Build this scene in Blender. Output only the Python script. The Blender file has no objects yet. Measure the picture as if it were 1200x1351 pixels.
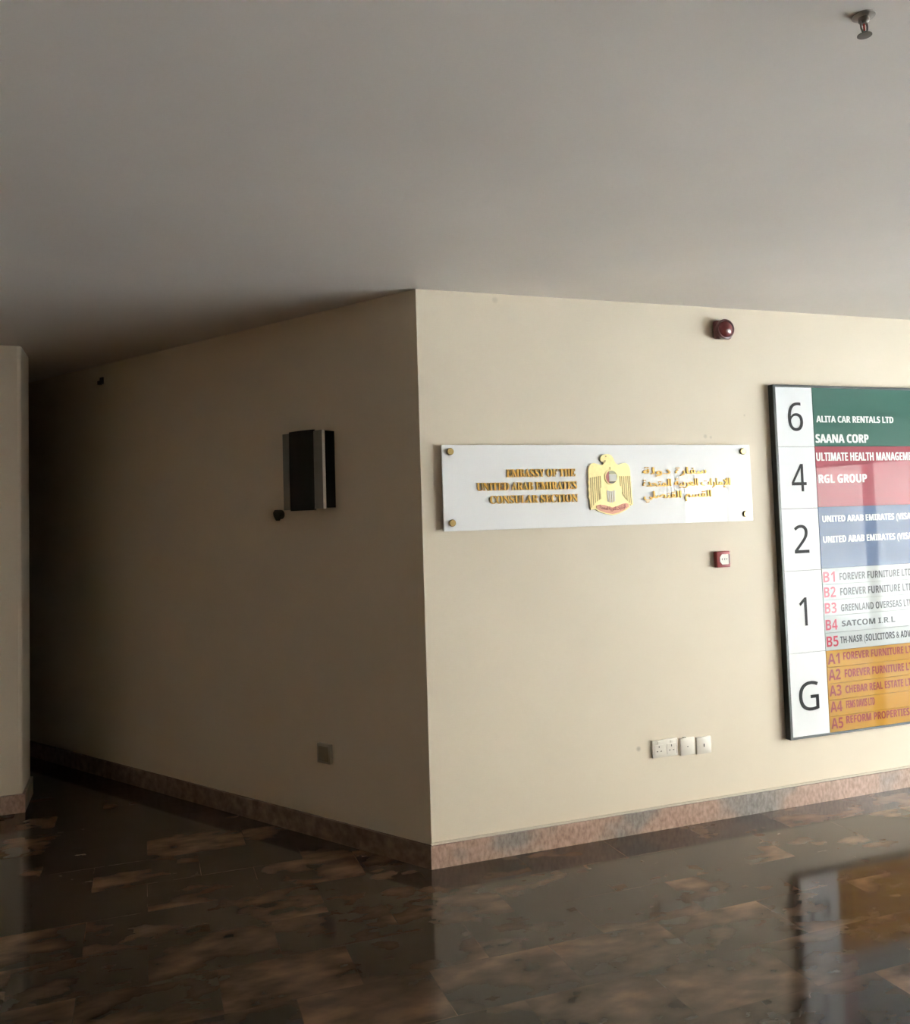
import bpy, bmesh, math, random
from mathutils import Vector, Matrix
random.seed(4)
S = bpy.context.scene
COL = S.collection
PI = math.pi

# ------------------------------------------------------------------ camera, sky, sun, exposure
F_PX, PITCH, ROLL, SHIFT_PX, EYE = 1151.27, 0.0554, -0.0312, -53.59, 1.566
cam = bpy.data.cameras.new('camera')
cam.sensor_fit = 'VERTICAL'
cam.sensor_height = 24.0
cam.lens = F_PX / 1351 * 24.0
cam.shift_y = SHIFT_PX / 1351
cam.clip_start = 0.02
cam_ob = bpy.data.objects.new('camera', cam)
COL.objects.link(cam_ob)
fwd = Vector((0, math.cos(PITCH), math.sin(PITCH)))
up0 = Vector((0, -math.sin(PITCH), math.cos(PITCH)))
rt0 = Vector((1, 0, 0))
cr, sr = math.cos(ROLL), math.sin(ROLL)
rt = rt0 * cr + up0 * sr
up = up0 * cr - rt0 * sr
M = Matrix((rt, up, -fwd)).transposed().to_4x4()
M.translation = Vector((0, 0, EYE))
cam_ob.matrix_world = M
S.camera = cam_ob

S.view_settings.view_transform = 'Standard'
S.view_settings.look = 'None'
S.view_settings.gamma = 1.0
S.view_settings.use_curve_mapping = False
S.view_settings.exposure = 5.45

wd = bpy.data.worlds.new('sky')
S.world = wd
wd.use_nodes = True
wn = wd.node_tree
bg = wn.nodes['Background']
tc = wn.nodes.new('ShaderNodeTexCoord')
sp = wn.nodes.new('ShaderNodeSeparateXYZ')
rp = wn.nodes.new('ShaderNodeValToRGB')
wn.links.new(tc.outputs['Generated'], sp.inputs[0])
wn.links.new(sp.outputs['Z'], rp.inputs['Fac'])
rp.color_ramp.elements[0].position = 0.0
rp.color_ramp.elements[0].color = (1.0, 1.0, 0.98, 1)
rp.color_ramp.elements[1].position = 0.8
rp.color_ramp.elements[1].color = (0.55, 0.68, 0.85, 1)
wn.links.new(rp.outputs['Color'], bg.inputs['Color'])
bg.inputs['Strength'].default_value = 0.9

S.cycles.use_denoising = True
S.cycles.max_bounces = 10
S.cycles.diffuse_bounces = 6
S.cycles.transparent_max_bounces = 8
S.cycles.sample_clamp_indirect = 6.0
S.cycles.caustics_reflective = False
S.cycles.caustics_refractive = False

# ------------------------------------------------------------------ frames of the two walls
CX, CY = -0.158, 4.030                       # the corner between the lit wall and the shaded wall
dA = Vector((-0.792806, 0.609474, 0)); nA = Vector((-0.609474, -0.792806, 0))
dB = Vector((0.941346, 0.337444, 0)); nB = Vector((0.337444, -0.941346, 0))
C0 = Vector((CX, CY, 0))
CEIL = 2.65
def W(t, n, z=0.0):                          # metres along the lit wall, metres out from it, height
    return C0 + dB * t + nB * n + Vector((0, 0, z))
ROT_B = math.atan2(dB.y, dB.x)
ROT_A = math.atan2(-dA.y, -dA.x)

sun = bpy.data.lights.new('sun', 'SUN')
sun.energy = 5.0
sun.angle = 0.01
sun.color = (1.0, 0.985, 0.965)
sun_ob = bpy.data.objects.new('sun', sun)
sdir = (dB * 0.55 + nB * 0.12 + Vector((0, 0, -0.83))).normalized()
sun_ob.rotation_euler = sdir.to_track_quat('-Z', 'Y').to_euler()
sun_ob.location = (0, 0, 12)
COL.objects.link(sun_ob)

# ------------------------------------------------------------------ materials
def mat(name, color, rough=0.5, metal=0.0, coat=0.0, spec=0.5):
    m = bpy.data.materials.new(name)
    m.use_nodes = True
    b = m.node_tree.nodes['Principled BSDF']
    b.inputs['Base Color'].default_value = (*color, 1)
    b.inputs['Roughness'].default_value = rough
    b.inputs['Metallic'].default_value = metal
    b.inputs['Coat Weight'].default_value = coat
    b.inputs['Coat Roughness'].default_value = 0.015
    b.inputs['Specular IOR Level'].default_value = spec
    return m
def nodes(m):
    nt = m.node_tree
    return nt, nt.nodes['Principled BSDF'], nt.nodes.new, nt.links.new
def ramp(nt, stops, interp='LINEAR'):
    r = nt.nodes.new('ShaderNodeValToRGB')
    r.color_ramp.interpolation = interp
    e = r.color_ramp.elements
    while len(e) > 1: e.remove(e[-1])
    e[0].position = stops[0][0]; e[0].color = (*stops[0][1], 1)
    for p, c in stops[1:]:
        k = e.new(p); k.color = (*c, 1)
    return r
def grain(m, scale, amount, bump=0.0):
    """fine procedural variation of a plain colour, with an optional bump"""
    nt, b, N, L = nodes(m)
    base = tuple(b.inputs['Base Color'].default_value)[:3]
    g = N('ShaderNodeNewGeometry')
    n = N('ShaderNodeTexNoise'); n.inputs['Scale'].default_value = scale; n.inputs['Detail'].default_value = 4
    L(g.outputs['Position'], n.inputs['Vector'])
    r = ramp(nt, [(0.3, tuple(c * (1 - amount) for c in base)), (0.7, tuple(min(1, c * (1 + amount)) for c in base))])
    L(n.outputs['Fac'], r.inputs['Fac']); L(r.outputs['Color'], b.inputs['Base Color'])
    if bump:
        bp = N('ShaderNodeBump'); bp.inputs['Strength'].default_value = bump; bp.inputs['Distance'].default_value = 0.002
        L(n.outputs['Fac'], bp.inputs['Height']); L(bp.outputs['Normal'], b.inputs['Normal'])
    return m

M_WALL = grain(mat('cream wall paint', (0.66, 0.585, 0.465), 0.55, spec=0.3), 2.2, 0.025)
M_CEIL = grain(mat('grey white ceiling paint', (0.73, 0.685, 0.64), 0.5, spec=0.3), 1.1, 0.05)
M_BOUNCE = grain(mat('brown bounce tone', (0.46, 0.33, 0.235), 0.5), 1.5, 0.1)  # unseen walls: tone invented to tune the light bounced onto the shaded wall
M_PAVE = grain(mat('pale concrete paving', (0.46, 0.465, 0.46), 0.9), 0.7, 0.12)
M_OUT = grain(mat('sky blocking wall render', (0.40, 0.385, 0.36), 0.9), 0.6, 0.12)

def lit_wall_material():
    """the cream paint with the small grey stains of the lit wall"""
    m = M_WALL.copy(); m.name = 'cream wall paint with small marks'
    nt, b, N, L = nodes(m)
    g = N('ShaderNodeNewGeometry')
    prev = b.inputs['Base Color'].links[0].from_socket
    for t, z, rad, k in ((1.088, 0.404, 0.016, 0.45), (1.566, 1.962, 0.014, 0.3), (1.60, 1.957, 0.010, 0.25), (1.82, 2.075, 0.008, 0.25), (0.40, 2.62, 0.02, 0.2)):
        d = N('ShaderNodeVectorMath'); d.operation = 'DISTANCE'
        d.inputs[1].default_value = W(t, 0, z)
        L(g.outputs['Position'], d.inputs[0])
        mr = N('ShaderNodeMapRange'); mr.inputs['From Min'].default_value = rad * 0.35; mr.inputs['From Max'].default_value = rad
        mr.inputs['To Min'].default_value = k; mr.inputs['To Max'].default_value = 0
        L(d.outputs['Value'], mr.inputs['Value'])
        mx = N('ShaderNodeMix'); mx.data_type = 'RGBA'
        mx.inputs['B'].default_value = (0.16, 0.14, 0.11, 1)
        # colour sockets of the mix node
        L(mr.outputs['Result'], mx.inputs['Factor'])
        A = [s for s in mx.inputs if s.name == 'A' and s.type == 'RGBA'][0]
        B = [s for s in mx.inputs if s.name == 'B' and s.type == 'RGBA'][0]
        B.default_value = (0.16, 0.14, 0.11, 1)
        L(prev, A)
        prev = [s for s in mx.outputs if s.type == 'RGBA'][0]
    L(prev, b.inputs['Base Color'])
    return m
M_WALLB = lit_wall_material()

def floor_material():
    m = mat('polished brown granite slabs', (0.04, 0.03, 0.022), 0.095)
    nt, b, N, L = nodes(m)
    b.inputs['IOR'].default_value = 1.42
    g = N('ShaderNodeNewGeometry')
    mp = N('ShaderNodeMapping'); mp.vector_type = 'POINT'
    mp.inputs['Rotation'].default_value = (0, 0, -ROT_B)
    L(g.outputs['Position'], mp.inputs['Vector'])
    br = N('ShaderNodeTexBrick'); br.offset = 0.5
    br.inputs['Color1'].default_value = (0, 0, 0, 1); br.inputs['Color2'].default_value = (1, 1, 1, 1)
    br.inputs['Mortar'].default_value = (0.5, 0.5, 0.5, 1)
    br.inputs['Scale'].default_value = 1.0
    br.inputs['Mortar Size'].default_value = 0.0012
    br.inputs['Brick Width'].default_value = 0.46; br.inputs['Row Height'].default_value = 0.30
    L(mp.outputs['Vector'], br.inputs['Vector'])
    # every slab is cut from another place of the stone
    sh = N('ShaderNodeVectorMath'); sh.operation = 'SCALE'; sh.inputs['Scale'].default_value = 37.0
    L(br.outputs['Color'], sh.inputs[0])
    ad = N('ShaderNodeVectorMath'); ad.operation = 'ADD'
    L(mp.outputs['Vector'], ad.inputs[0]); L(sh.outputs['Vector'], ad.inputs[1])
    st = N('ShaderNodeMapping'); st.inputs['Rotation'].default_value = (0, 0, 0.75); st.inputs['Scale'].default_value = (1.2, 2.3, 1)
    L(ad.outputs['Vector'], st.inputs['Vector'])
    n1 = N('ShaderNodeTexNoise'); n1.inputs['Scale'].default_value = 1.15; n1.inputs['Detail'].default_value = 3.0; n1.inputs['Distortion'].default_value = 0.0
    L(st.outputs['Vector'], n1.inputs['Vector'])
    r1 = ramp(nt, [(0.28, (0.030, 0.024, 0.019)), (0.46, (0.052, 0.037, 0.027)), (0.56, (0.082, 0.054, 0.036)), (0.66, (0.155, 0.098, 0.063)), (0.78, (0.19, 0.122, 0.08))])
    L(n1.outputs['Fac'], r1.inputs['Fac'])
    n2 = N('ShaderNodeTexNoise'); n2.inputs['Scale'].default_value = 6; n2.inputs['Detail'].default_value = 7
    L(st.outputs['Vector'], n2.inputs['Vector'])
    r2 = ramp(nt, [(0.32, (0.55, 0.55, 0.56)), (0.68, (1.45, 1.36, 1.28))])
    L(n2.outputs['Fac'], r2.inputs['Fac'])
    mu = N('ShaderNodeVectorMath'); mu.operation = 'MULTIPLY'
    L(r1.outputs['Color'], mu.inputs[0]); L(r2.outputs['Color'], mu.inputs[1])
    L(mu.outputs['Vector'], b.inputs['Base Color'])
    return m
M_FLOOR = floor_material()

def skirting_material():
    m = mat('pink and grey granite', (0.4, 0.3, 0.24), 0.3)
    nt, b, N, L = nodes(m)
    g = N('ShaderNodeNewGeometry')
    n1 = N('ShaderNodeTexNoise'); n1.inputs['Scale'].default_value = 3.2; n1.inputs['Detail'].default_value = 2
    L(g.outputs['Position'], n1.inputs['Vector'])
    r1 = ramp(nt, [(0.40, (0.40, 0.27, 0.21)), (0.54, (0.38, 0.265, 0.205)), (0.62, (0.25, 0.22, 0.195)), (0.75, (0.21, 0.20, 0.185))])
    L(n1.outputs['Fac'], r1.inputs['Fac'])
    mp = N('ShaderNodeMapping'); mp.inputs['Scale'].default_value = (70, 70, 38)
    L(g.outputs['Position'], mp.inputs['Vector'])
    n2 = N('ShaderNodeTexNoise'); n2.inputs['Scale'].default_value = 1; n2.inputs['Detail'].default_value = 4
    L(mp.outputs['Vector'], n2.inputs['Vector'])
    r2 = ramp(nt, [(0.3, (0.66, 0.62, 0.60)), (0.65, (1.15, 1.15, 1.15))])
    L(n2.outputs['Fac'], r2.inputs['Fac'])
    mu = N('ShaderNodeVectorMath'); mu.operation = 'MULTIPLY'
    L(r1.outputs['Color'], mu.inputs[0]); L(r2.outputs['Color'], mu.inputs[1])
    L(mu.outputs['Vector'], b.inputs['Base Color'])
    return m
M_SKIRT = skirting_material()
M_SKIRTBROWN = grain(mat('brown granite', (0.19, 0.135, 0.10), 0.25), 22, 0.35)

def glass_material():
    m = bpy.data.materials.new('clear window glass'); m.use_nodes = True
    nt = m.node_tree; nt.nodes.remove(nt.nodes['Principled BSDF'])
    out = nt.nodes['Material Output']
    tr = nt.nodes.new('ShaderNodeBsdfTransparent'); tr.inputs['Color'].default_value = (0.96, 0.97, 0.96, 1)
    gl = nt.nodes.new('ShaderNodeBsdfGlossy'); gl.inputs['Roughness'].default_value = 0.0
    lw = nt.nodes.new('ShaderNodeLayerWeight'); lw.inputs['Blend'].default_value = 0.5
    pw = nt.nodes.new('ShaderNodeMath'); pw.operation = 'POWER'; pw.inputs[1].default_value = 5.0
    fr = nt.nodes.new('ShaderNodeMath'); fr.operation = 'MULTIPLY_ADD'; fr.inputs[1].default_value = 0.9; fr.inputs[2].default_value = 0.04
    nt.links.new(lw.outputs['Facing'], pw.inputs[0]); nt.links.new(pw.outputs[0], fr.inputs[0])
    mx = nt.nodes.new('ShaderNodeMixShader')
    nt.links.new(fr.outputs[0], mx.inputs[0]); nt.links.new(tr.outputs[0], mx.inputs[1]); nt.links.new(gl.outputs[0], mx.inputs[2])
    nt.links.new(mx.outputs[0], out.inputs['Surface'])
    return m
M_GLASS = glass_material()
M_ALU = mat('dark anodised window frame', (0.05, 0.05, 0.05), 0.4, 0.5)
M_WHITE = mat('white acrylic', (0.80, 0.805, 0.805), 0.35, coat=0.3, spec=0.2)
M_GOLD = grain(mat('gold letter metal', (0.55, 0.33, 0.075), 0.38, 0.5), 60, 0.05)
M_PALEGOLD = grain(mat('pale gold enamel', (0.85, 0.71, 0.33), 0.35, 0.2, coat=0.3), 60, 0.05)
M_BRASS = grain(mat('brass cap', (0.50, 0.38, 0.16), 0.3, 0.9), 80, 0.06)
M_FEATHER = mat('feather engraving', (0.36, 0.28, 0.12), 0.4, 0.3)
M_FLAGRED = mat('enamel red', (0.42, 0.12, 0.11), 0.4)
M_FLAGGREEN = mat('enamel green', (0.30, 0.30, 0.17), 0.4)
M_FLAGWHITE = mat('enamel white', (0.62, 0.60, 0.56), 0.4)
M_FLAGBLACK = mat('enamel black', (0.12, 0.11, 0.09), 0.4)
M_SCROLL = mat('enamel scroll pink red', (0.70, 0.33, 0.22), 0.4)
M_TAIL = mat('pale grey enamel', (0.66, 0.62, 0.55), 0.4)

M_FRAME = grain(mat('dark grey powder coated frame', (0.030, 0.036, 0.036), 0.35, 0.2), 40, 0.05)
M_NUMWHITE = mat('white number board', (0.70, 0.72, 0.73), 0.45, spec=0.15)
def sign_mat(name, c): return mat(name, c, 0.4, coat=0.20, spec=0.1)
M_GREEN = sign_mat('green strip', (0.034, 0.118, 0.090))
M_RED = sign_mat('red strip', (0.30, 0.045, 0.066))
M_BLUE = sign_mat('blue strip', (0.070, 0.115, 0.22))
M_GREY = sign_mat('pale grey strip', (0.43, 0.455, 0.45))
M_ORANGE = sign_mat('orange strip', (0.42, 0.205, 0.016))
M_TXTWHITE = sign_mat('white print', (0.72, 0.76, 0.73))
M_TXTBLACK = sign_mat('black print', (0.03, 0.034, 0.034))
M_TXTRED = sign_mat('red print', (0.42, 0.035, 0.065))
M_TXTRUST = sign_mat('dark red print', (0.22, 0.030, 0.028))
M_NUM = mat('dark grey numeral', (0.022, 0.022, 0.024), 0.5, spec=0.1)
M_GAP = mat('shadow gap rubber', (0.02, 0.02, 0.02), 0.6)

M_PLASRED = grain(mat('red plastic', (0.30, 0.030, 0.035), 0.32, coat=0.3), 50, 0.05)
M_DARKRED = grain(mat('maroon plastic', (0.115, 0.028, 0.030), 0.32, coat=0.2), 50, 0.05)
M_DOME = grain(mat('dull red plastic', (0.17, 0.030, 0.034), 0.25, coat=0.3), 50, 0.05)
M_SKTWHITE = grain(mat('white socket plastic', (0.66, 0.62, 0.545), 0.4), 30, 0.02)
M_SLOT = mat('dark slot', (0.06, 0.055, 0.05), 0.6)
M_BLACKPL = grain(mat('black glossy plastic', (0.006, 0.008, 0.008), 0.42, spec=0.2), 30, 0.1)
M_SILVER = grain(mat('grey metal trim', (0.17, 0.17, 0.165), 0.38, 0.5), 30, 0.05)
M_BRIGHT = grain(mat('bright steel edge', (0.65, 0.66, 0.64), 0.3, 0.6), 30, 0.05)
M_BROWNPL = grain(mat('dark brown plastic', (0.016, 0.012, 0.009), 0.5), 40, 0.1)
M_GREYPL = grain(mat('grey plate plastic', (0.34, 0.31, 0.25), 0.45), 40, 0.04)
M_CHROME = grain(mat('dull chrome', (0.38, 0.36, 0.33), 0.28, 0.9), 90, 0.08)
M_DARKMETAL = grain(mat('shade darkened metal', (0.13, 0.12, 0.105), 0.35, 0.8), 90, 0.1)  # the sprinkler's dim light is put into the colour as darker metal
M_ESC = grain(mat('painted metal rose', (0.36, 0.34, 0.31), 0.4, 0.3), 90, 0.08)
M_BULB = mat('red sprinkler bulb', (0.35, 0.04, 0.03), 0.15)

# ------------------------------------------------------------------ mesh helpers
# local axes of a thing on a wall: x to the viewer's right, out = away from the wall (-y), z up
def P(x, o, z): return Vector((x, -o, z))
def add_box(bm, x0, x1, o0, o1, z0, z1, bevel=0.0, seg=2):
    vs = [bm.verts.new(P(x, o, z)) for x in (x0, x1) for o in (o0, o1) for z in (z0, z1)]
    idx = [(0, 1, 3, 2), (4, 6, 7, 5), (0, 4, 5, 1), (2, 3, 7, 6), (0, 2, 6, 4), (1, 5, 7, 3)]
    fs = [bm.faces.new([vs[i] for i in f]) for f in idx]
    if bevel:
        es = {e for f in fs for e in f.edges}
        bmesh.ops.bevel(bm, geom=list(es), offset=bevel, segments=seg, profile=0.5, affect='EDGES')
def add_prism(bm, pts, o0, o1):
    lo = [bm.verts.new(P(x, o0, z)) for x, z in pts]
    hi = [bm.verts.new(P(x, o1, z)) for x, z in pts]
    n = len(pts)
    bm.faces.new(hi); bm.faces.new(lo[::-1])
    for i in range(n):
        bm.faces.new((lo[i], lo[(i + 1) % n], hi[(i + 1) % n], hi[i]))
def add_lathe(bm, prof, axis='out', seg=32, cx=0, cz=0):
    """prof: (radius, height along the axis)"""
    rings = []
    for r, h in prof:
        ring = []
        for k in range(seg):
            a = 2 * PI * k / seg
            if axis == 'out': ring.append(bm.verts.new(P(cx + r * math.cos(a), h, cz + r * math.sin(a))))
            else: ring.append(bm.verts.new(Vector((cx + r * math.cos(a), cz + r * math.sin(a), h))))
        rings.append(ring)
    for a, b in zip(rings, rings[1:]):
        for k in range(seg):
            bm.faces.new((a[k], a[(k + 1) % seg], b[(k + 1) % seg], b[k]))
    bm.faces.new(rings[0][::-1]); bm.faces.new(rings[-1])
def add_tube(bm, pts, r, seg=10):
    prev = None
    rings = []
    for i, p in enumerate(pts):
        d = (pts[min(i + 1, len(pts) - 1)] - pts[max(i - 1, 0)]).normalized()
        a = d.orthogonal().normalized() if prev is None else (prev - d * prev.dot(d)).normalized()
        prev = a
        b = d.cross(a)
        rings.append([bm.verts.new(p + (a * math.cos(2 * PI * k / seg) + b * math.sin(2 * PI * k / seg)) * r) for k in range(seg)])
    for u, v in zip(rings, rings[1:]):
        for k in range(seg):
            bm.faces.new((u[k], u[(k + 1) % seg], v[(k + 1) % seg], v[k]))
    bm.faces.new(rings[0][::-1]); bm.faces.new(rings[-1])
def finish(name, bm, m, parent=None, smooth=0):
    bmesh.ops.recalc_face_normals(bm, faces=bm.faces[:])
    me = bpy.data.meshes.new(name)
    bm.to_mesh(me); bm.free()
    me.materials.append(m)
    if smooth:
        for p in me.polygons: p.use_smooth = True
        me.set_sharp_from_angle(angle=math.radians(smooth))
    o = bpy.data.objects.new(name, me)
    COL.objects.link(o)
    if parent: o.parent = parent
    return o
def part(name, m, parent, fn, smooth=0):
    bm = bmesh.new(); fn(bm)
    return finish(name, bm, m, parent, smooth)
def thing(name, label, cat, loc, rz=0.0, group=None):
    o = bpy.data.objects.new(name, None)
    o.empty_display_size = 0.05
    o.location = loc; o.rotation_euler = (0, 0, rz)
    o['label'] = label; o['category'] = cat
    if group: o['group'] = group
    COL.objects.link(o)
    return o
def structure(name, bm, m, parent=None, smooth=0):
    o = finish(name, bm, m, parent, smooth)
    if parent is None: o['kind'] = 'structure'
    return o

# lettering ---------------------------------------------------------
def styled(s, style):
    out = ''
    for ch in s:
        if 'A' <= ch <= 'Z':
            k = ord(ch) - 65
            out += chr({'bold': 0x1D5D4, 'sans': 0x1D5A0, 'serif': 0x1D400}[style] + k)
        elif 'a' <= ch <= 'z':
            k = ord(ch) - 97
            out += chr({'bold': 0x1D5EE, 'sans': 0x1D5BA, 'serif': 0x1D41A}[style] + k)
        elif ch.isdigit():
            out += chr({'bold': 0x1D7EC, 'sans': 0x1D7E2, 'serif': 0x1D7CE}[style] + int(ch))
        else: out += ch
    return out
def text_mesh(s, depth=0.0, offset=0.0):
    c = bpy.data.curves.new('lettering', 'FONT')
    c.body = s; c.size = 1.0; c.offset = offset; c.resolution_u = 4
    o = bpy.data.objects.new('lettering', c)
    COL.objects.link(o)
    bpy.context.view_layer.update()
    dg = bpy.context.evaluated_depsgraph_get()
    me = bpy.data.meshes.new_from_object(o.evaluated_get(dg))
    bpy.data.objects.remove(o); bpy.data.curves.remove(c)
    return me
def lettering(name, s, m, parent, x0, x1, z0, cap, o0, depth, style=None, offset=0.0, slope=0.0, capref=None, bend=0.0, bold=0.0):
    """a line of lettering from x0 to x1, its baseline at z0, capital height cap, on a face at distance o0"""
    body = styled(s, style) if style else s
    me = text_mesh(body, offset=offset)
    ref = capref or {'bold': 0.714, 'sans': 0.714, 'serif': 0.70}.get(style, 0.682)
    xs = [v.co.x for v in me.vertices]
    a, b = min(xs), max(xs)
    bm = bmesh.new(); bm.from_mesh(me); bpy.data.meshes.remove(me)
    bmesh.ops.remove_doubles(bm, verts=bm.verts[:], dist=1e-5)
    for v in bm.verts:
        u = (v.co.x - a) / (b - a)
        v.co = P(x0 + u * (x1 - x0), o0, z0 + v.co.y / ref * cap + slope * (u - 0.5) + bend * (4 * (u - .5) ** 2))
    if bold:                                  # heavier strokes: the same letters once more, a little aside
        dup = bmesh.ops.duplicate(bm, geom=bm.faces[:])
        for v in [g for g in dup['geom'] if isinstance(g, bmesh.types.BMVert)]: v.co += Vector((bold, -0.00005, 0))
    if depth:
        ret = bmesh.ops.extrude_face_region(bm, geom=bm.faces[:])
        for v in [g for g in ret['geom'] if isinstance(g, bmesh.types.BMVert)]: v.co += Vector((0, -depth, 0))
        bmesh.ops.recalc_face_normals(bm, faces=bm.faces[:])
    else:
        for f in bm.faces:
            f.normal_update()
            if f.normal.y > 0: f.normal_flip()
    mesh = bpy.data.meshes.new(name); bm.to_mesh(mesh); bm.free()
    mesh.materials.append(m)
    o = bpy.data.objects.new(name, mesh); COL.objects.link(o); o.parent = parent
    return o

# ------------------------------------------------------------------ the room
def slab(pts, z0, z1):
    bm = bmesh.new()
    lo = [bm.verts.new((p.x, p.y, z0)) for p in pts]; hi = [bm.verts.new((p.x, p.y, z1)) for p in pts]
    bm.faces.new(hi); bm.faces.new(lo[::-1])
    for i in range(len(pts)):
        j = (i + 1) % len(pts)
        bm.faces.new((lo[i], lo[j], hi[j], hi[i]))
    return bm
FAC = 6.2            # the glazed front: metres to the right along the lit wall
WEST, NORTH, SOUTH = -6.0, -5.2, 10.0
THK = 0.16
hull = [W(FAC, SOUTH), W(FAC, NORTH), W(WEST, NORTH), W(WEST, SOUTH)]
structure('floor', slab(hull, -0.12, 0.0), M_FLOOR)
structure('ceiling', slab([W(FAC + .25, SOUTH + .2), W(FAC + .25, NORTH - .2), W(WEST - .2, NORTH - .2), W(WEST - .2, SOUTH + .2)], CEIL, CEIL + 0.25), M_CEIL)
mit = (nA + nB).normalized(); mit = mit / mit.dot(nB)
AL = 6.0             # length of the shaded wall
def pA(t, n): return C0 + dA * t + nA * n
structure('wall_right', slab([C0, C0 - mit * THK, W(FAC, -THK), W(FAC, 0)], 0, CEIL), M_WALLB)
structure('wall_corridor', slab([C0, pA(AL, 0), pA(AL, -THK), C0 - mit * THK], 0, CEIL), M_WALL)
structure('wall_far', slab([W(WEST, NORTH), W(FAC, NORTH), W(FAC, NORTH - THK), W(WEST, NORTH - THK)], 0, CEIL), M_WALL)
structure('wall_west', slab([W(WEST, NORTH), W(WEST, SOUTH), W(WEST - THK, SOUTH), W(WEST - THK, NORTH)], 0, CEIL), M_BOUNCE)
structure('wall_back', slab([W(WEST, SOUTH), W(FAC, SOUTH), W(FAC, SOUTH + THK), W(WEST, SOUTH + THK)], 0, CEIL), M_BOUNCE)
structure('wall_outer', slab([W(FAC, 0), W(FAC, NORTH), W(FAC + .1, NORTH), W(FAC + .1, 0)], 0, CEIL), M_WALL)
# the pale wall end at the left, with slightly rounded edges
PT, PN, PD = -1.868, -1.708, 0.36
bm = bmesh.new()
r = 0.02
pts = [W(WEST, PN), W(PT - r, PN), W(PT - r * .3, PN - r * .3), W(PT, PN - r), W(PT, PN - PD), W(WEST, PN - PD)]
structure('wall_left', slab(pts, 0, CEIL), M_WALL)
# skirtings
SK, SH = 0.016, 0.102
structure('baseboard_right', slab([C0, W(FAC, 0), W(FAC, SK), C0 + mit * SK], 0, SH), M_SKIRT)
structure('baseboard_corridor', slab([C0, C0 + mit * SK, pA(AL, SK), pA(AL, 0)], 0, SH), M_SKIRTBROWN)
structure('baseboard_left', slab([W(WEST, PN), W(PT, PN), W(PT, PN - PD), W(PT + SK, PN - PD), W(PT + SK, PN + SK), W(WEST, PN + SK)], 0, SH), M_SKIRT)
# a thin raised line above the right skirting, darker than the wall
structure('trim_1', slab([C0, W(FAC, 0), W(FAC, .006), C0 + mit * .006], SH, SH + 0.010), mat('dull cream lip', (0.50, 0.45, 0.36), 0.6))

# the glazed front on the right: five bays of frame and glass, solid wall beyond
BAY0, BAYW, NBAY, HEAD = 1.32, 1.20, 5, 2.10
structure('trim_2', slab([W(FAC, 0), W(FAC, SOUTH), W(FAC + .2, SOUTH), W(FAC + .2, 0)], HEAD, CEIL), M_WALL)
end = BAY0 + BAYW * NBAY
structure('wall_front', slab([W(FAC, end), W(FAC, SOUTH), W(FAC + .2, SOUTH), W(FAC + .2, end)], 0, HEAD), M_WALL)
structure('wall_jamb', slab([W(FAC, 0), W(FAC, BAY0), W(FAC + .2, BAY0), W(FAC + .2, 0)], 0, HEAD), M_WALL)
for k in range(NBAY):
    a, b = BAY0 + k * BAYW, BAY0 + (k + 1) * BAYW
    bm = bmesh.new()
    def fbox(n0, n1, z0, z1, d0=.05, d1=.12):
        q = [W(FAC + d0, n0), W(FAC + d0, n1), W(FAC + d1, n1), W(FAC + d1, n0)]
        lo = [bm.verts.new((p.x, p.y, z0)) for p in q]; hi = [bm.verts.new((p.x, p.y, z1)) for p in q]
        bm.faces.new(hi); bm.faces.new(lo[::-1])
        for i in range(4): bm.faces.new((lo[i], lo[(i + 1) % 4], hi[(i + 1) % 4], hi[i]))
    fbox(a, a + .05, 0, HEAD); fbox(b - .05, b, 0, HEAD)
    fbox(a + .05, b - .05, HEAD - .06, HEAD); fbox(a + .05, b - .05, 0, .09)
    w = structure('window_%d' % (k + 1), bm, M_ALU)
    structure('pane', slab([W(FAC + .08, a + .05), W(FAC + .08, b - .05), W(FAC + .086, b - .05), W(FAC + .086, a + .05)], .09, HEAD - .06), M_GLASS, w)
# outdoors: paving and an unseen wall, made tall to block the sky
structure('ground', slab([W(FAC, -14), W(FAC + 22, -14), W(FAC + 22, 24), W(FAC, 24)], -0.30, -0.05), M_PAVE)
structure('wall_sky_block', slab([W(FAC + 14, -14), W(FAC + 14, 24), W(FAC + 14.3, 24), W(FAC + 14.3, -14)], -0.05, 7.5), M_OUT)
# daylight through the five openings: the portal only guides the sky's own light
pl = bpy.data.lights.new('sky_portal', 'AREA'); pl.shape = 'RECTANGLE'; pl.size = BAYW * NBAY; pl.size_y = HEAD
pl.cycles.is_portal = True
po = bpy.data.objects.new('sky_portal', pl); COL.objects.link(po)
po.matrix_world = Matrix((nB, Vector((0, 0, 1)), dB)).transposed().to_4x4()
po.location = W(FAC + .16, BAY0 + BAYW * NBAY / 2, HEAD / 2)

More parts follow.
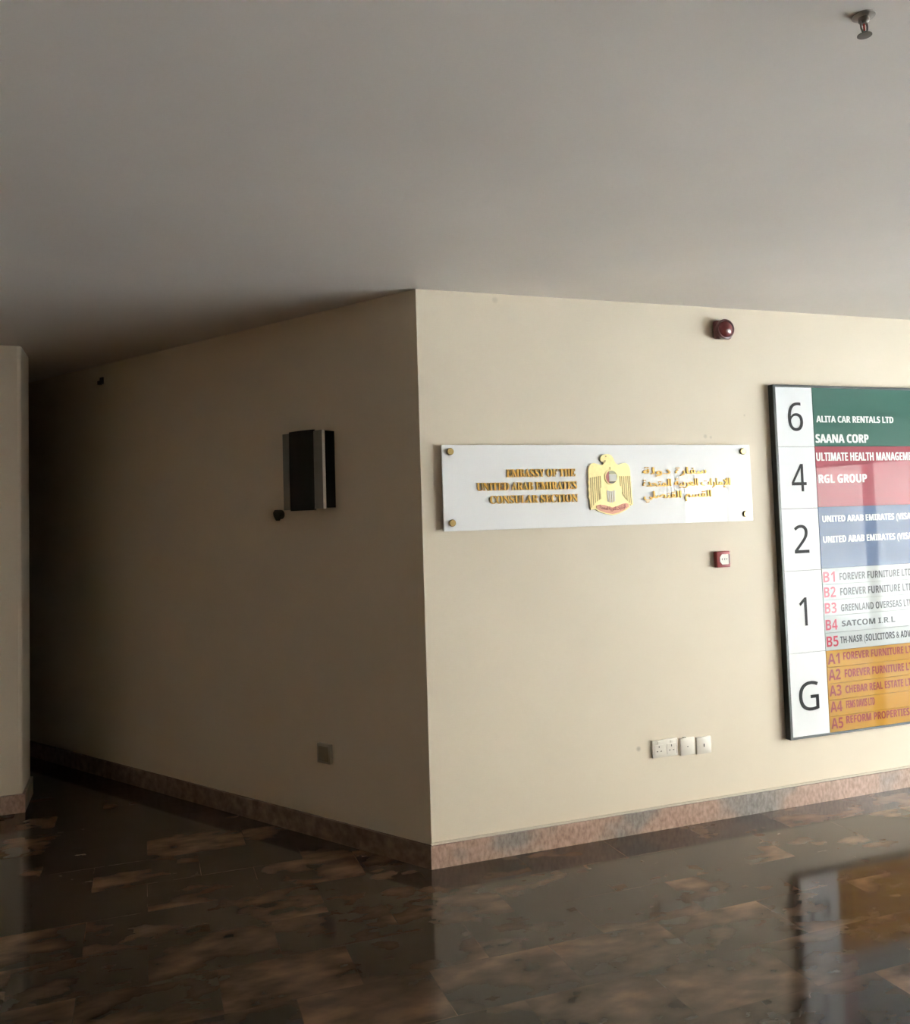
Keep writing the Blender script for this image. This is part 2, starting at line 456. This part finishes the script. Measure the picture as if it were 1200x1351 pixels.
# ------------------------------------------------------------------ directory board on the lit wall
BX0, BX1, BZ0, BZ1, BD = 1.980, 3.270, 0.352, 2.240, 0.040
t = thing('directory_board', 'tall tenants directory board with numbered white column and coloured rows', 'directory board', W(BX0, 0, BZ0), ROT_B)
X = lambda v: v - BX0
Z = lambda v: v - BZ0
fw = 0.018
def fr(bm):
    add_box(bm, 0, fw, 0, BD, 0, BZ1 - BZ0, .003)
    add_box(bm, BX1 - BX0 - fw, BX1 - BX0, 0, BD, 0, BZ1 - BZ0, .003)
    add_box(bm, fw, BX1 - BX0 - fw, 0, BD, 0, 0.012, .002)
    add_box(bm, fw, BX1 - BX0 - fw, 0, BD, BZ1 - BZ0 - .012, BZ1 - BZ0, .002)
part('frame', M_FRAME, t, fr)
part('back_panel', M_GAP, t, lambda bm: add_box(bm, fw, BX1 - BX0 - fw, 0.002, 0.030, .012, BZ1 - BZ0 - .012))
NZ = [BZ1 - .012, 1.902, 1.569, 1.236, 0.800, BZ0 + .012]
NX0, NX1, FACE = BX0 + fw, 2.2405, 0.038
nums = [('6', 2.122, 2.0665, .152, .098), ('4', 2.124, 1.7345, .148, .098), ('2', 2.120, 1.404, .150, .096), ('1', 2.106, 1.0175, .150, .050), ('G', 2.114, 0.5715, .150, .130)]
for i, (ch, cx, cz, hh, ww) in enumerate(nums):
    p = part('number_panel', M_NUMWHITE, t, lambda bm: add_box(bm, X(NX0), X(NX1), .030, FACE, Z(NZ[i + 1]) + .0012, Z(NZ[i]) - .0012))
    lettering('numeral', ch, M_NUM, p, X(cx - ww / 2), X(cx + ww / 2), Z(cz - hh / 2), hh, FACE + .0004, .0012, 'sans')
TX0, TX1 = 2.2445, BX1 - fw
TF = FACE + .0004
def strip(m, z0, z1, lines, codes=()):
    p = part('tenant_panel', m, t, lambda bm: add_box(bm, X(TX0), X(TX1), .030, FACE, Z(z0) + .0008, Z(z1) - .0008))
    for s, tm, x0, x1, zc, cap, off in lines:
        lettering('lettering', s, tm, p, X(x0), X(x1), Z(zc - cap / 2), cap, TF, 0, 'bold', 0.0, bold=off)
    for s, tm, x0, x1, zc, cap in codes:
        lettering('unit_code', s, tm, p, X(x0), X(x1), Z(zc - cap / 2), cap, TF, 0, 'bold')
    return p
strip(M_GREEN, 1.905, BZ1 - .012, [('ALITA CAR RENTALS LTD', M_TXTWHITE, 2.262, 2.806, 2.055, .036, .003), ('SAANA CORP', M_TXTWHITE, 2.250, 2.617, 1.948, .047, .0045)])
strip(M_RED, 1.573, 1.905, [('ULTIMATE HEALTH MANAGEMENT', M_TXTWHITE, 2.248, 2.985, 1.848, .046, .003), ('RGL GROUP', M_TXTWHITE, 2.256, 2.590, 1.727, .046, .0035)])
strip(M_BLUE, 1.240, 1.573, [('UNITED ARAB EMIRATES (VISA)', M_TXTWHITE, 2.266, 2.905, 1.508, .035, .003), ('UNITED ARAB EMIRATES (VISA)', M_TXTWHITE, 2.264, 2.905, 1.396, .036, .003)])
rowsB = [1.240, 1.152, 1.069, .984, .893, .798]
namB = [('FOREVER FURNITURE LTD', 2.362, 2.875, 1.1915, .039), ('FOREVER FURNITURE LTD', 2.361, 2.875, 1.109, .040), ('GREENLAND OVERSEAS LTD', 2.360, 2.870, 1.0215, .038), ('SATCOM I.R.L', 2.360, 2.735, .9365, .031), ('TH-NASR (SOLICITORS & ADVOCATES)', 2.343, 2.985, .8495, .037)]
codB = [1.193, 1.111, 1.0255, .9355, .8465]
for k in range(5):
    s, x0, x1, zc, cap = namB[k]
    words = [(s, x0, x1)] if k != 3 else [('SATCOM', x0, 2.593), ('I.R.L', 2.615, x1)]
    strip(M_GREY, rowsB[k + 1], rowsB[k], [(w, M_TXTBLACK, a, b, zc, cap, .0012) for w, a, b in words], [('B%d' % (k + 1), M_TXTRED, 2.251, 2.331, codB[k], .056)])
rowsA = [.798, .709, .622, .535, .448, BZ0 + .012]
namA = [('FOREVER FURNITURE LTD', 2.357, 2.870, .762, .040), ('FOREVER FURNITURE LTD', 2.361, 2.865, .668, .042), ('CHEBAR REAL ESTATE LTD', 2.360, 2.850, .582, .040), ('FEMS DAVIS LTD', 2.359, 2.556, .502, .040), ('REFORM PROPERTIES LTD', 2.354, 2.890, .421, .040)]
codA = [.753, .668, .583, .498, .410]
for k in range(5):
    s, x0, x1, zc, cap = namA[k]
    strip(M_ORANGE, rowsA[k + 1], rowsA[k], [(s, M_TXTRUST, x0, x1, zc, cap, .002)], [('A%d' % (k + 1), M_TXTRUST, 2.252, 2.333, codA[k], .056)])

# ------------------------------------------------------------------ embassy sign on the lit wall
SX0, SX1, SZ0, SZ1, SG, ST = 0.094, 1.820, 1.513, 1.915, 0.022, 0.008
sg = thing('wall_sign', 'long white sign with gold raised lettering and gold eagle emblem', 'sign', W(SX0, 0, SZ0), ROT_B)
x_ = lambda v: v - SX0
z_ = lambda v: v - SZ0
SF = SG + ST
part('panel', M_WHITE, sg, lambda bm: add_box(bm, 0, SX1 - SX0, SG, SF, 0, SZ1 - SZ0, .0015))
for sx, sz in ((0.135, 1.883), (0.135, 1.551), (1.771, 1.879), (1.771, 1.549)):
    part('standoff_cap', M_BRASS, sg, lambda bm: (add_lathe(bm, [(.009, 0), (.009, SG)], 'out', 20, x_(sx), z_(sz)), add_lathe(bm, [(.0165, SF), (.0165, SF + .008), (.014, SF + .011)], 'out', 24, x_(sx), z_(sz))), 30)
def gold(s, x0, x1, zc, cap, style='serif', ref=None, m=M_GOLD, slope=0.0):
    return lettering('lettering', s, m, sg, x_(x0), x_(x1), z_(zc - cap / 2), cap, SF, .007, style, 0.0, slope, ref, bold=0.0015)
gold('EMBASSY OF THE', 0.414, 0.778, 1.779, .038)
gold('UNITED ARAB EMIRATES', 0.262, 0.783, 1.717, .038)
gold('CONSULAR SECTION', 0.326, 0.787, 1.655, .038)
AR1 = '\uFE94\uFEDF\uFEED\uFEA9 \uFE93\uFEAD\uFE8E\uFED4\uFEB3'
AR2 = '\uFE93\uFEAA\uFEA4\uFE98\uFEE4\uFEDF\uFE8D \uFE94\uFEF4\uFE91\uFEAE\uFECC\uFEDF\uFE8D \uFE95\uFE8D\uFEAD\uFE8E\uFEE3\uFEF9\uFE8D'
AR3 = '\uFEF2\uFEE0\uFEBC\uFEE8\uFED8\uFEDF\uFE8D \uFEE2\uFEB4\uFED8\uFEDF\uFE8D'
gold(AR1.split(' ')[0], 1.160, 1.318, 1.783, .036, None, .73)
gold(AR1.split(' ')[1], 1.350, 1.535, 1.783, .036, None, .73)
gold(AR2, 1.156, 1.680, 1.722, .038, None, .73)
gold(AR3, 1.160, 1.560, 1.662, .036, None, .73)

# the eagle, read off its outline; u to the right, v down, in thirds of a millimetre or so
def ex(u): return x_(0.969) + (u - 605) * .000323
def ez(v): return z_(1.867) - (v - 130) * .000285
def poly(pts): return [(ex(u), ez(v)) for u, v in pts]
body = [(250, 1085), (240, 920), (222, 880), (236, 800), (222, 740), (236, 680), (222, 620), (238, 560), (232, 420), (248, 350), (285, 295), (330, 282), (390, 300), (470, 318), (500, 300), (497, 262), (470, 262), (446, 232), (450, 190), (480, 150), (530, 130), (590, 128), (640, 150), (670, 195), (690, 250), (720, 300), (760, 316), (820, 296), (880, 284), (925, 310), (952, 370), (962, 440), (968, 700), (985, 1020), (955, 1030), (930, 1000), (925, 1060), (860, 1110), (740, 1165), (620, 1190), (500, 1165), (390, 1120), (330, 1085)]
em = part('emblem', M_PALEGOLD, sg, lambda bm: add_prism(bm, poly(body), SF, SF + .009))
E0 = SF + .009
for k, u in enumerate((262, 296, 330, 364, 398, 432)):
    bot = (1040, 1000, 960, 930, 900, 700)[k]
    part('feather', M_FEATHER, em, lambda bm: add_prism(bm, poly([(u - 6, 540 + k * -6), (u + 8, 530 - k * 6), (u + 10, bot), (u - 2, bot + 18)]), E0, E0 + .0015))
for k, u in enumerate((770, 806, 842, 878, 914, 948)):
    bot = (690, 860, 910, 950, 985, 1010)[k]
    part('feather', M_FEATHER, em, lambda bm: add_prism(bm, poly([(u - 8, 515), (u + 6, 520), (u + 14, bot), (u + 2, bot - 10)]), E0, E0 + .0015))
for nm, q in (('wing_edge', [(420, 700), (432, 900), (400, 920), (414, 800)]), ('wing_edge', [(800, 790), (850, 870), (890, 920), (880, 930), (835, 885), (795, 810)]), ('neck_line', [(600, 350), (612, 350), (614, 400), (602, 400)]), ('beak', [(512, 236), (536, 232), (534, 262), (520, 280), (508, 270)]), ('eye', [(530, 160), (552, 158), (552, 176), (536, 178)])):
    part(nm, M_FEATHER, em, lambda bm: add_prism(bm, poly(q), E0, E0 + .0015))
part('breast', M_TAIL, em, lambda bm: [add_prism(bm, poly([(u, 780 - abs(k - 1.5) * 14), (u + 30, 780 - abs(k - 1.5) * 14), (u + 26, 985 - abs(k - 1.5) * 20), (u + 4, 985 - abs(k - 1.5) * 20)]), E0, E0 + .002) for k, u in enumerate((536, 574, 612, 650))])
DCX, DCZ, DR = ex(622), ez(530), .0375
def ring(bm):
    n = 40
    for k in range(n):
        a, b = 2 * PI * k / n, 2 * PI * (k + 1) / n
        add_prism(bm, [(DCX + q * math.cos(w), DCZ + q * math.sin(w)) for q, w in ((DR, a), (DR, b), (DR * .86, b), (DR * .86, a))], E0, E0 + .004)
part('disc_ring', M_PALEGOLD, em, ring)
def clipped(bm, x0, x1, z0, z1):
    """the piece of the disc between the given fractions of its radius"""
    R = DR * .86
    n = 24
    top, bot = [], []
    for k in range(n + 1):
        x = x0 + (x1 - x0) * k / n
        h = math.sqrt(max(0, 1 - x * x))
        hi, lo = min(z1, h), max(z0, -h)
        if hi - lo > 1e-4:
            top.append((DCX + x * R, DCZ + hi * R)); bot.append((DCX + x * R, DCZ + lo * R))
    add_prism(bm, bot + top[::-1], E0, E0 + .0025)
part('disc_flag_red', M_FLAGRED, em, lambda bm: clipped(bm, -1, -.42, -1, 1))
part('disc_flag_green', M_FLAGGREEN, em, lambda bm: clipped(bm, -.38, 1, .5, 1))
part('disc_flag_white', M_FLAGWHITE, em, lambda bm: clipped(bm, -.38, 1, -.62, .46))
part('disc_flag_black', M_FLAGBLACK, em, lambda bm: clipped(bm, -.38, 1, -1, -.66))
sc = part('scroll', M_SCROLL, em, lambda bm: add_prism(bm, poly([(345, 1020), (400, 1000), (480, 1010), (560, 1040), (620, 1055), (700, 1040), (790, 1000), (850, 985), (900, 1000), (905, 1050), (820, 1110), (720, 1150), (620, 1170), (500, 1145), (400, 1105), (348, 1065)]), E0, E0 + .003))
lettering('scroll_lettering', AR2, M_FLAGRED, sc, ex(400), ex(850), ez(1105), .018, E0 + .003, .0008, None, .02, 0, .73, .012)

# ------------------------------------------------------------------ fire alarm sounder
fs = thing('fire_alarm_sounder', 'maroon round fire alarm sounder high on the wall near the ceiling', 'fire alarm', W(1.690, 0, 2.526), ROT_B)
part('base', M_DARKRED, fs, lambda bm: add_box(bm, -.053, .053, 0, .036, -.050, .050, .016, 4), 40)
part('bezel', M_DARKRED, fs, lambda bm: add_lathe(bm, [(.052, .030), (.053, .048), (.051, .053), (.046, .054), (.044, .049)], 'out', 40), 40)
part('dome', M_DOME, fs, lambda bm: add_lathe(bm, [(.0425 * math.cos(a), .047 + .024 * math.sin(a)) for a in [k * PI / 2 / 10 for k in range(10)]] + [(.002, .071)], 'out', 40), 60)

# ------------------------------------------------------------------ fire call point
cp = thing('fire_call_point', 'small red square fire call point with white window below the long sign', 'fire alarm call point', W(1.6225, 0, 1.318), ROT_B)
part('housing', M_PLASRED, cp, lambda bm: add_box(bm, -.0415, .0415, 0, .030, -.0415, .0415, .005, 3), 40)
oct_ = [(.029 * a, .029 * b) for a, b in ((-1, -.45), (-.5, -1), (.9, -1), (1, -.9), (1, .9), (.9, 1), (-.5, 1), (-1, .45))]
wn_ = part('window', M_SKTWHITE, cp, lambda bm: add_prism(bm, [(x * .9 + .002, z * .9) for x, z in oct_], .030, .0325))
part('press_marks', M_SLOT, wn_, lambda bm: [add_prism(bm, [(x - .003, .004), (x + .004, .006), (x + .001, -.006)], .0325, .033) for x in (-.012, .003, .016)])
part('side_flap', M_DARKRED, cp, lambda bm: add_box(bm, .030, .034, .030, .0335, -.022, .026))

# ------------------------------------------------------------------ sockets low on the lit wall
so = thing('double_socket', 'white double power socket, leftmost of the row of three plates', 'socket', W(1.2335, 0, .394), ROT_B, 'wall plates in a row')
part('plate', M_SKTWHITE, so, lambda bm: add_box(bm, -.073, .073, 0, .012, -.043, .043, .003, 2), 40)
for sx in (-.036, .036):
    part('socket_face', M_SKTWHITE, so, lambda bm: add_box(bm, sx - .026, sx + .026, .012, .0135, -.030, .020, .001))
    part('pin_holes', M_SLOT, so, lambda bm: [add_box(bm, sx + a - w, sx + a + w, .0132, .0138, b - h, b + h) for a, b, w, h in ((0, .010, .0022, .005), (-.011, -.012, .004, .002), (.011, -.012, .004, .002))])
    part('rocker_switch', M_SKTWHITE, so, lambda bm: add_box(bm, sx - .007, sx + .007, .012, .016, .023, .037, .001))
part('dark_seam', M_SLOT, so, lambda bm: add_box(bm, .0655, .067, .0116, .0124, -.030, .038))
sw = thing('switch_plate', 'white blank wall plate with tiny centre mark, middle of the row of three plates', 'wall plate', W(1.3655, 0, .387), ROT_B, 'wall plates in a row')
part('plate', M_SKTWHITE, sw, lambda bm: add_box(bm, -.043, .043, 0, .012, -.043, .043, .003, 2), 40)
part('centre_mark', M_SLOT, sw, lambda bm: add_lathe(bm, [(.003, .0118), (.003, .0126)], 'out', 12))
part('cable_clip', M_GREYPL, sw, lambda bm: add_box(bm, -.022, -.006, 0, .010, .0425, .049, .001))
s2 = thing('telephone_socket', 'white wall plate with dark slot, rightmost of the row of three plates', 'socket', W(1.4625, 0, .382), ROT_B, 'wall plates in a row')
part('plate', M_SKTWHITE, s2, lambda bm: add_box(bm, -.043, .043, 0, .012, -.043, .043, .003, 2), 40)
part('jack_slot', M_SLOT, s2, lambda bm: add_box(bm, -.003, .003, .0118, .0126, -.008, .008))

# ------------------------------------------------------------------ things on the shaded wall
db = thing('wall_mounted_box', 'black wall-mounted box with grey metal side strips on the shaded wall', 'wall box', pA(0.712, 0) + Vector((0, 0, 1.834)), ROT_A)
# local x runs towards the corner
HB, HT = -.192, .200
def prof(bm, pts, z0, z1):
    lo = [bm.verts.new(P(x, o, z0)) for x, o in pts]; hi = [bm.verts.new(P(x, o, z1)) for x, o in pts]
    bm.faces.new(hi); bm.faces.new(lo[::-1])
    for i in range(len(pts)):
        j = (i + 1) % len(pts)
        bm.faces.new((lo[i], lo[j], hi[j], hi[i]))
part('casing', M_BLACKPL, db, lambda bm: prof(bm, [(-.150, 0), (.153, 0), (.153, .066), (.150, .069), (-.147, .069), (-.150, .066)], HB + .004, HT - .004))
part('front_cover', M_BLACKPL, db, lambda bm: prof(bm, [(.085, .068), (.081, .078)] + [(.081 - .176 * k / 10, .078 + .010 * math.sin(PI * k / 10)) for k in range(1, 10)] + [(-.095, .078), (-.099, .068)], HB - .006, HT + .006), 30)
part('side_strip', M_SILVER, db, lambda bm: prof(bm, [(.0835, .068), (.142, .068), (.142, .074), (.0835, .077)], HB, HT))
part('side_strip', M_SILVER, db, lambda bm: prof(bm, [(-.150, .068), (-.0975, .068), (-.0975, .077), (-.150, .074)], HB, HT))
part('bright_edge', M_BRIGHT, db, lambda bm: prof(bm, [(.142, .066), (.154, .066), (.154, .071), (.142, .0745)], HB, HT))
part('side_latch', M_BROWNPL, db, lambda bm: add_box(bm, -.160, -.150, .02, .06, .0, .07, .002))

kn = thing('wall_fixture', 'small dark pointed fixture on the shaded wall, below left of the black box', 'fixture', pA(0.965, 0) + Vector((0, 0, 1.622)), ROT_A)
part('rose', M_BROWNPL, kn, lambda bm: add_lathe(bm, [(.024, 0), (.024, .006), (.012, .008), (.012, .02)], 'out', 24), 40)
part('grip', M_BROWNPL, kn, lambda bm: add_prism(bm, [(-.026, .010), (-.014, .025), (.014, .025), (.026, .010), (.022, -.008), (.004, -.032), (-.004, -.032), (-.022, -.008)], .016, .036))
bk = thing('wall_bracket', 'tiny dark fitting high on the shaded wall just under the ceiling', 'fitting', pA(2.69, 0) + Vector((0, 0, 2.543)), ROT_A)
part('plate', M_BROWNPL, bk, lambda bm: add_box(bm, -.022, .022, 0, .006, -.020, .026, .002))
part('hook', M_BROWNPL, bk, lambda bm: add_box(bm, -.012, .012, .006, .028, -.026, .0, .003))

ou = thing('wall_outlet', 'single grey outlet plate low on the shaded wall', 'socket', pA(0.668, 0) + Vector((0, 0, .422)), ROT_A)
part('plate', M_GREYPL, ou, lambda bm: add_box(bm, -.046, .046, 0, .020, -.048, .048, .003, 2), 40)
part('insert', mat('brown grey insert', (.20, .175, .13), .5), ou, lambda bm: add_box(bm, -.034, .034, .020, .022, -.036, .036, .001))

# ------------------------------------------------------------------ ceiling sprinkler
sk = thing('fire_sprinkler', 'metal fire sprinkler hanging from the ceiling', 'sprinkler', (0.934, 1.873, CEIL), 0.5)
def lz(bm, prof_, seg=28): add_lathe(bm, prof_, 'z', seg)
part('escutcheon', M_ESC, sk, lambda bm: lz(bm, [(.025, 0), (.0245, -.002), (.018, -.0035), (.012, -.005)]), 40)
part('body', M_DARKMETAL, sk, lambda bm: lz(bm, [(.0115, -.004), (.0115, -.013), (.009, -.016), (.007, -.018)]), 40)
for sgn in (-1, 1):
    part('frame_arm', M_DARKMETAL, sk, lambda bm: add_tube(bm, [Vector((sgn * .0095, 0, -.014)), Vector((sgn * .0115, 0, -.022)), Vector((sgn * .0105, 0, -.030)), Vector((sgn * .006, 0, -.037)), Vector((sgn * .002, 0, -.041))], .0021), 40)
part('glass_bulb', M_BULB, sk, lambda bm: lz(bm, [(.0012, -.017), (.0022, -.020), (.0022, -.034), (.0012, -.038)], 14), 40)
def deflector(bm):
    lz(bm, [(.004, -.036), (.005, -.041), (.005, -.044)], 16)
    lz(bm, [(.0155, -.0435), (.0155, -.045), (.004, -.046)], 28)
part('deflector', M_DARKMETAL, sk, deflector, 30)
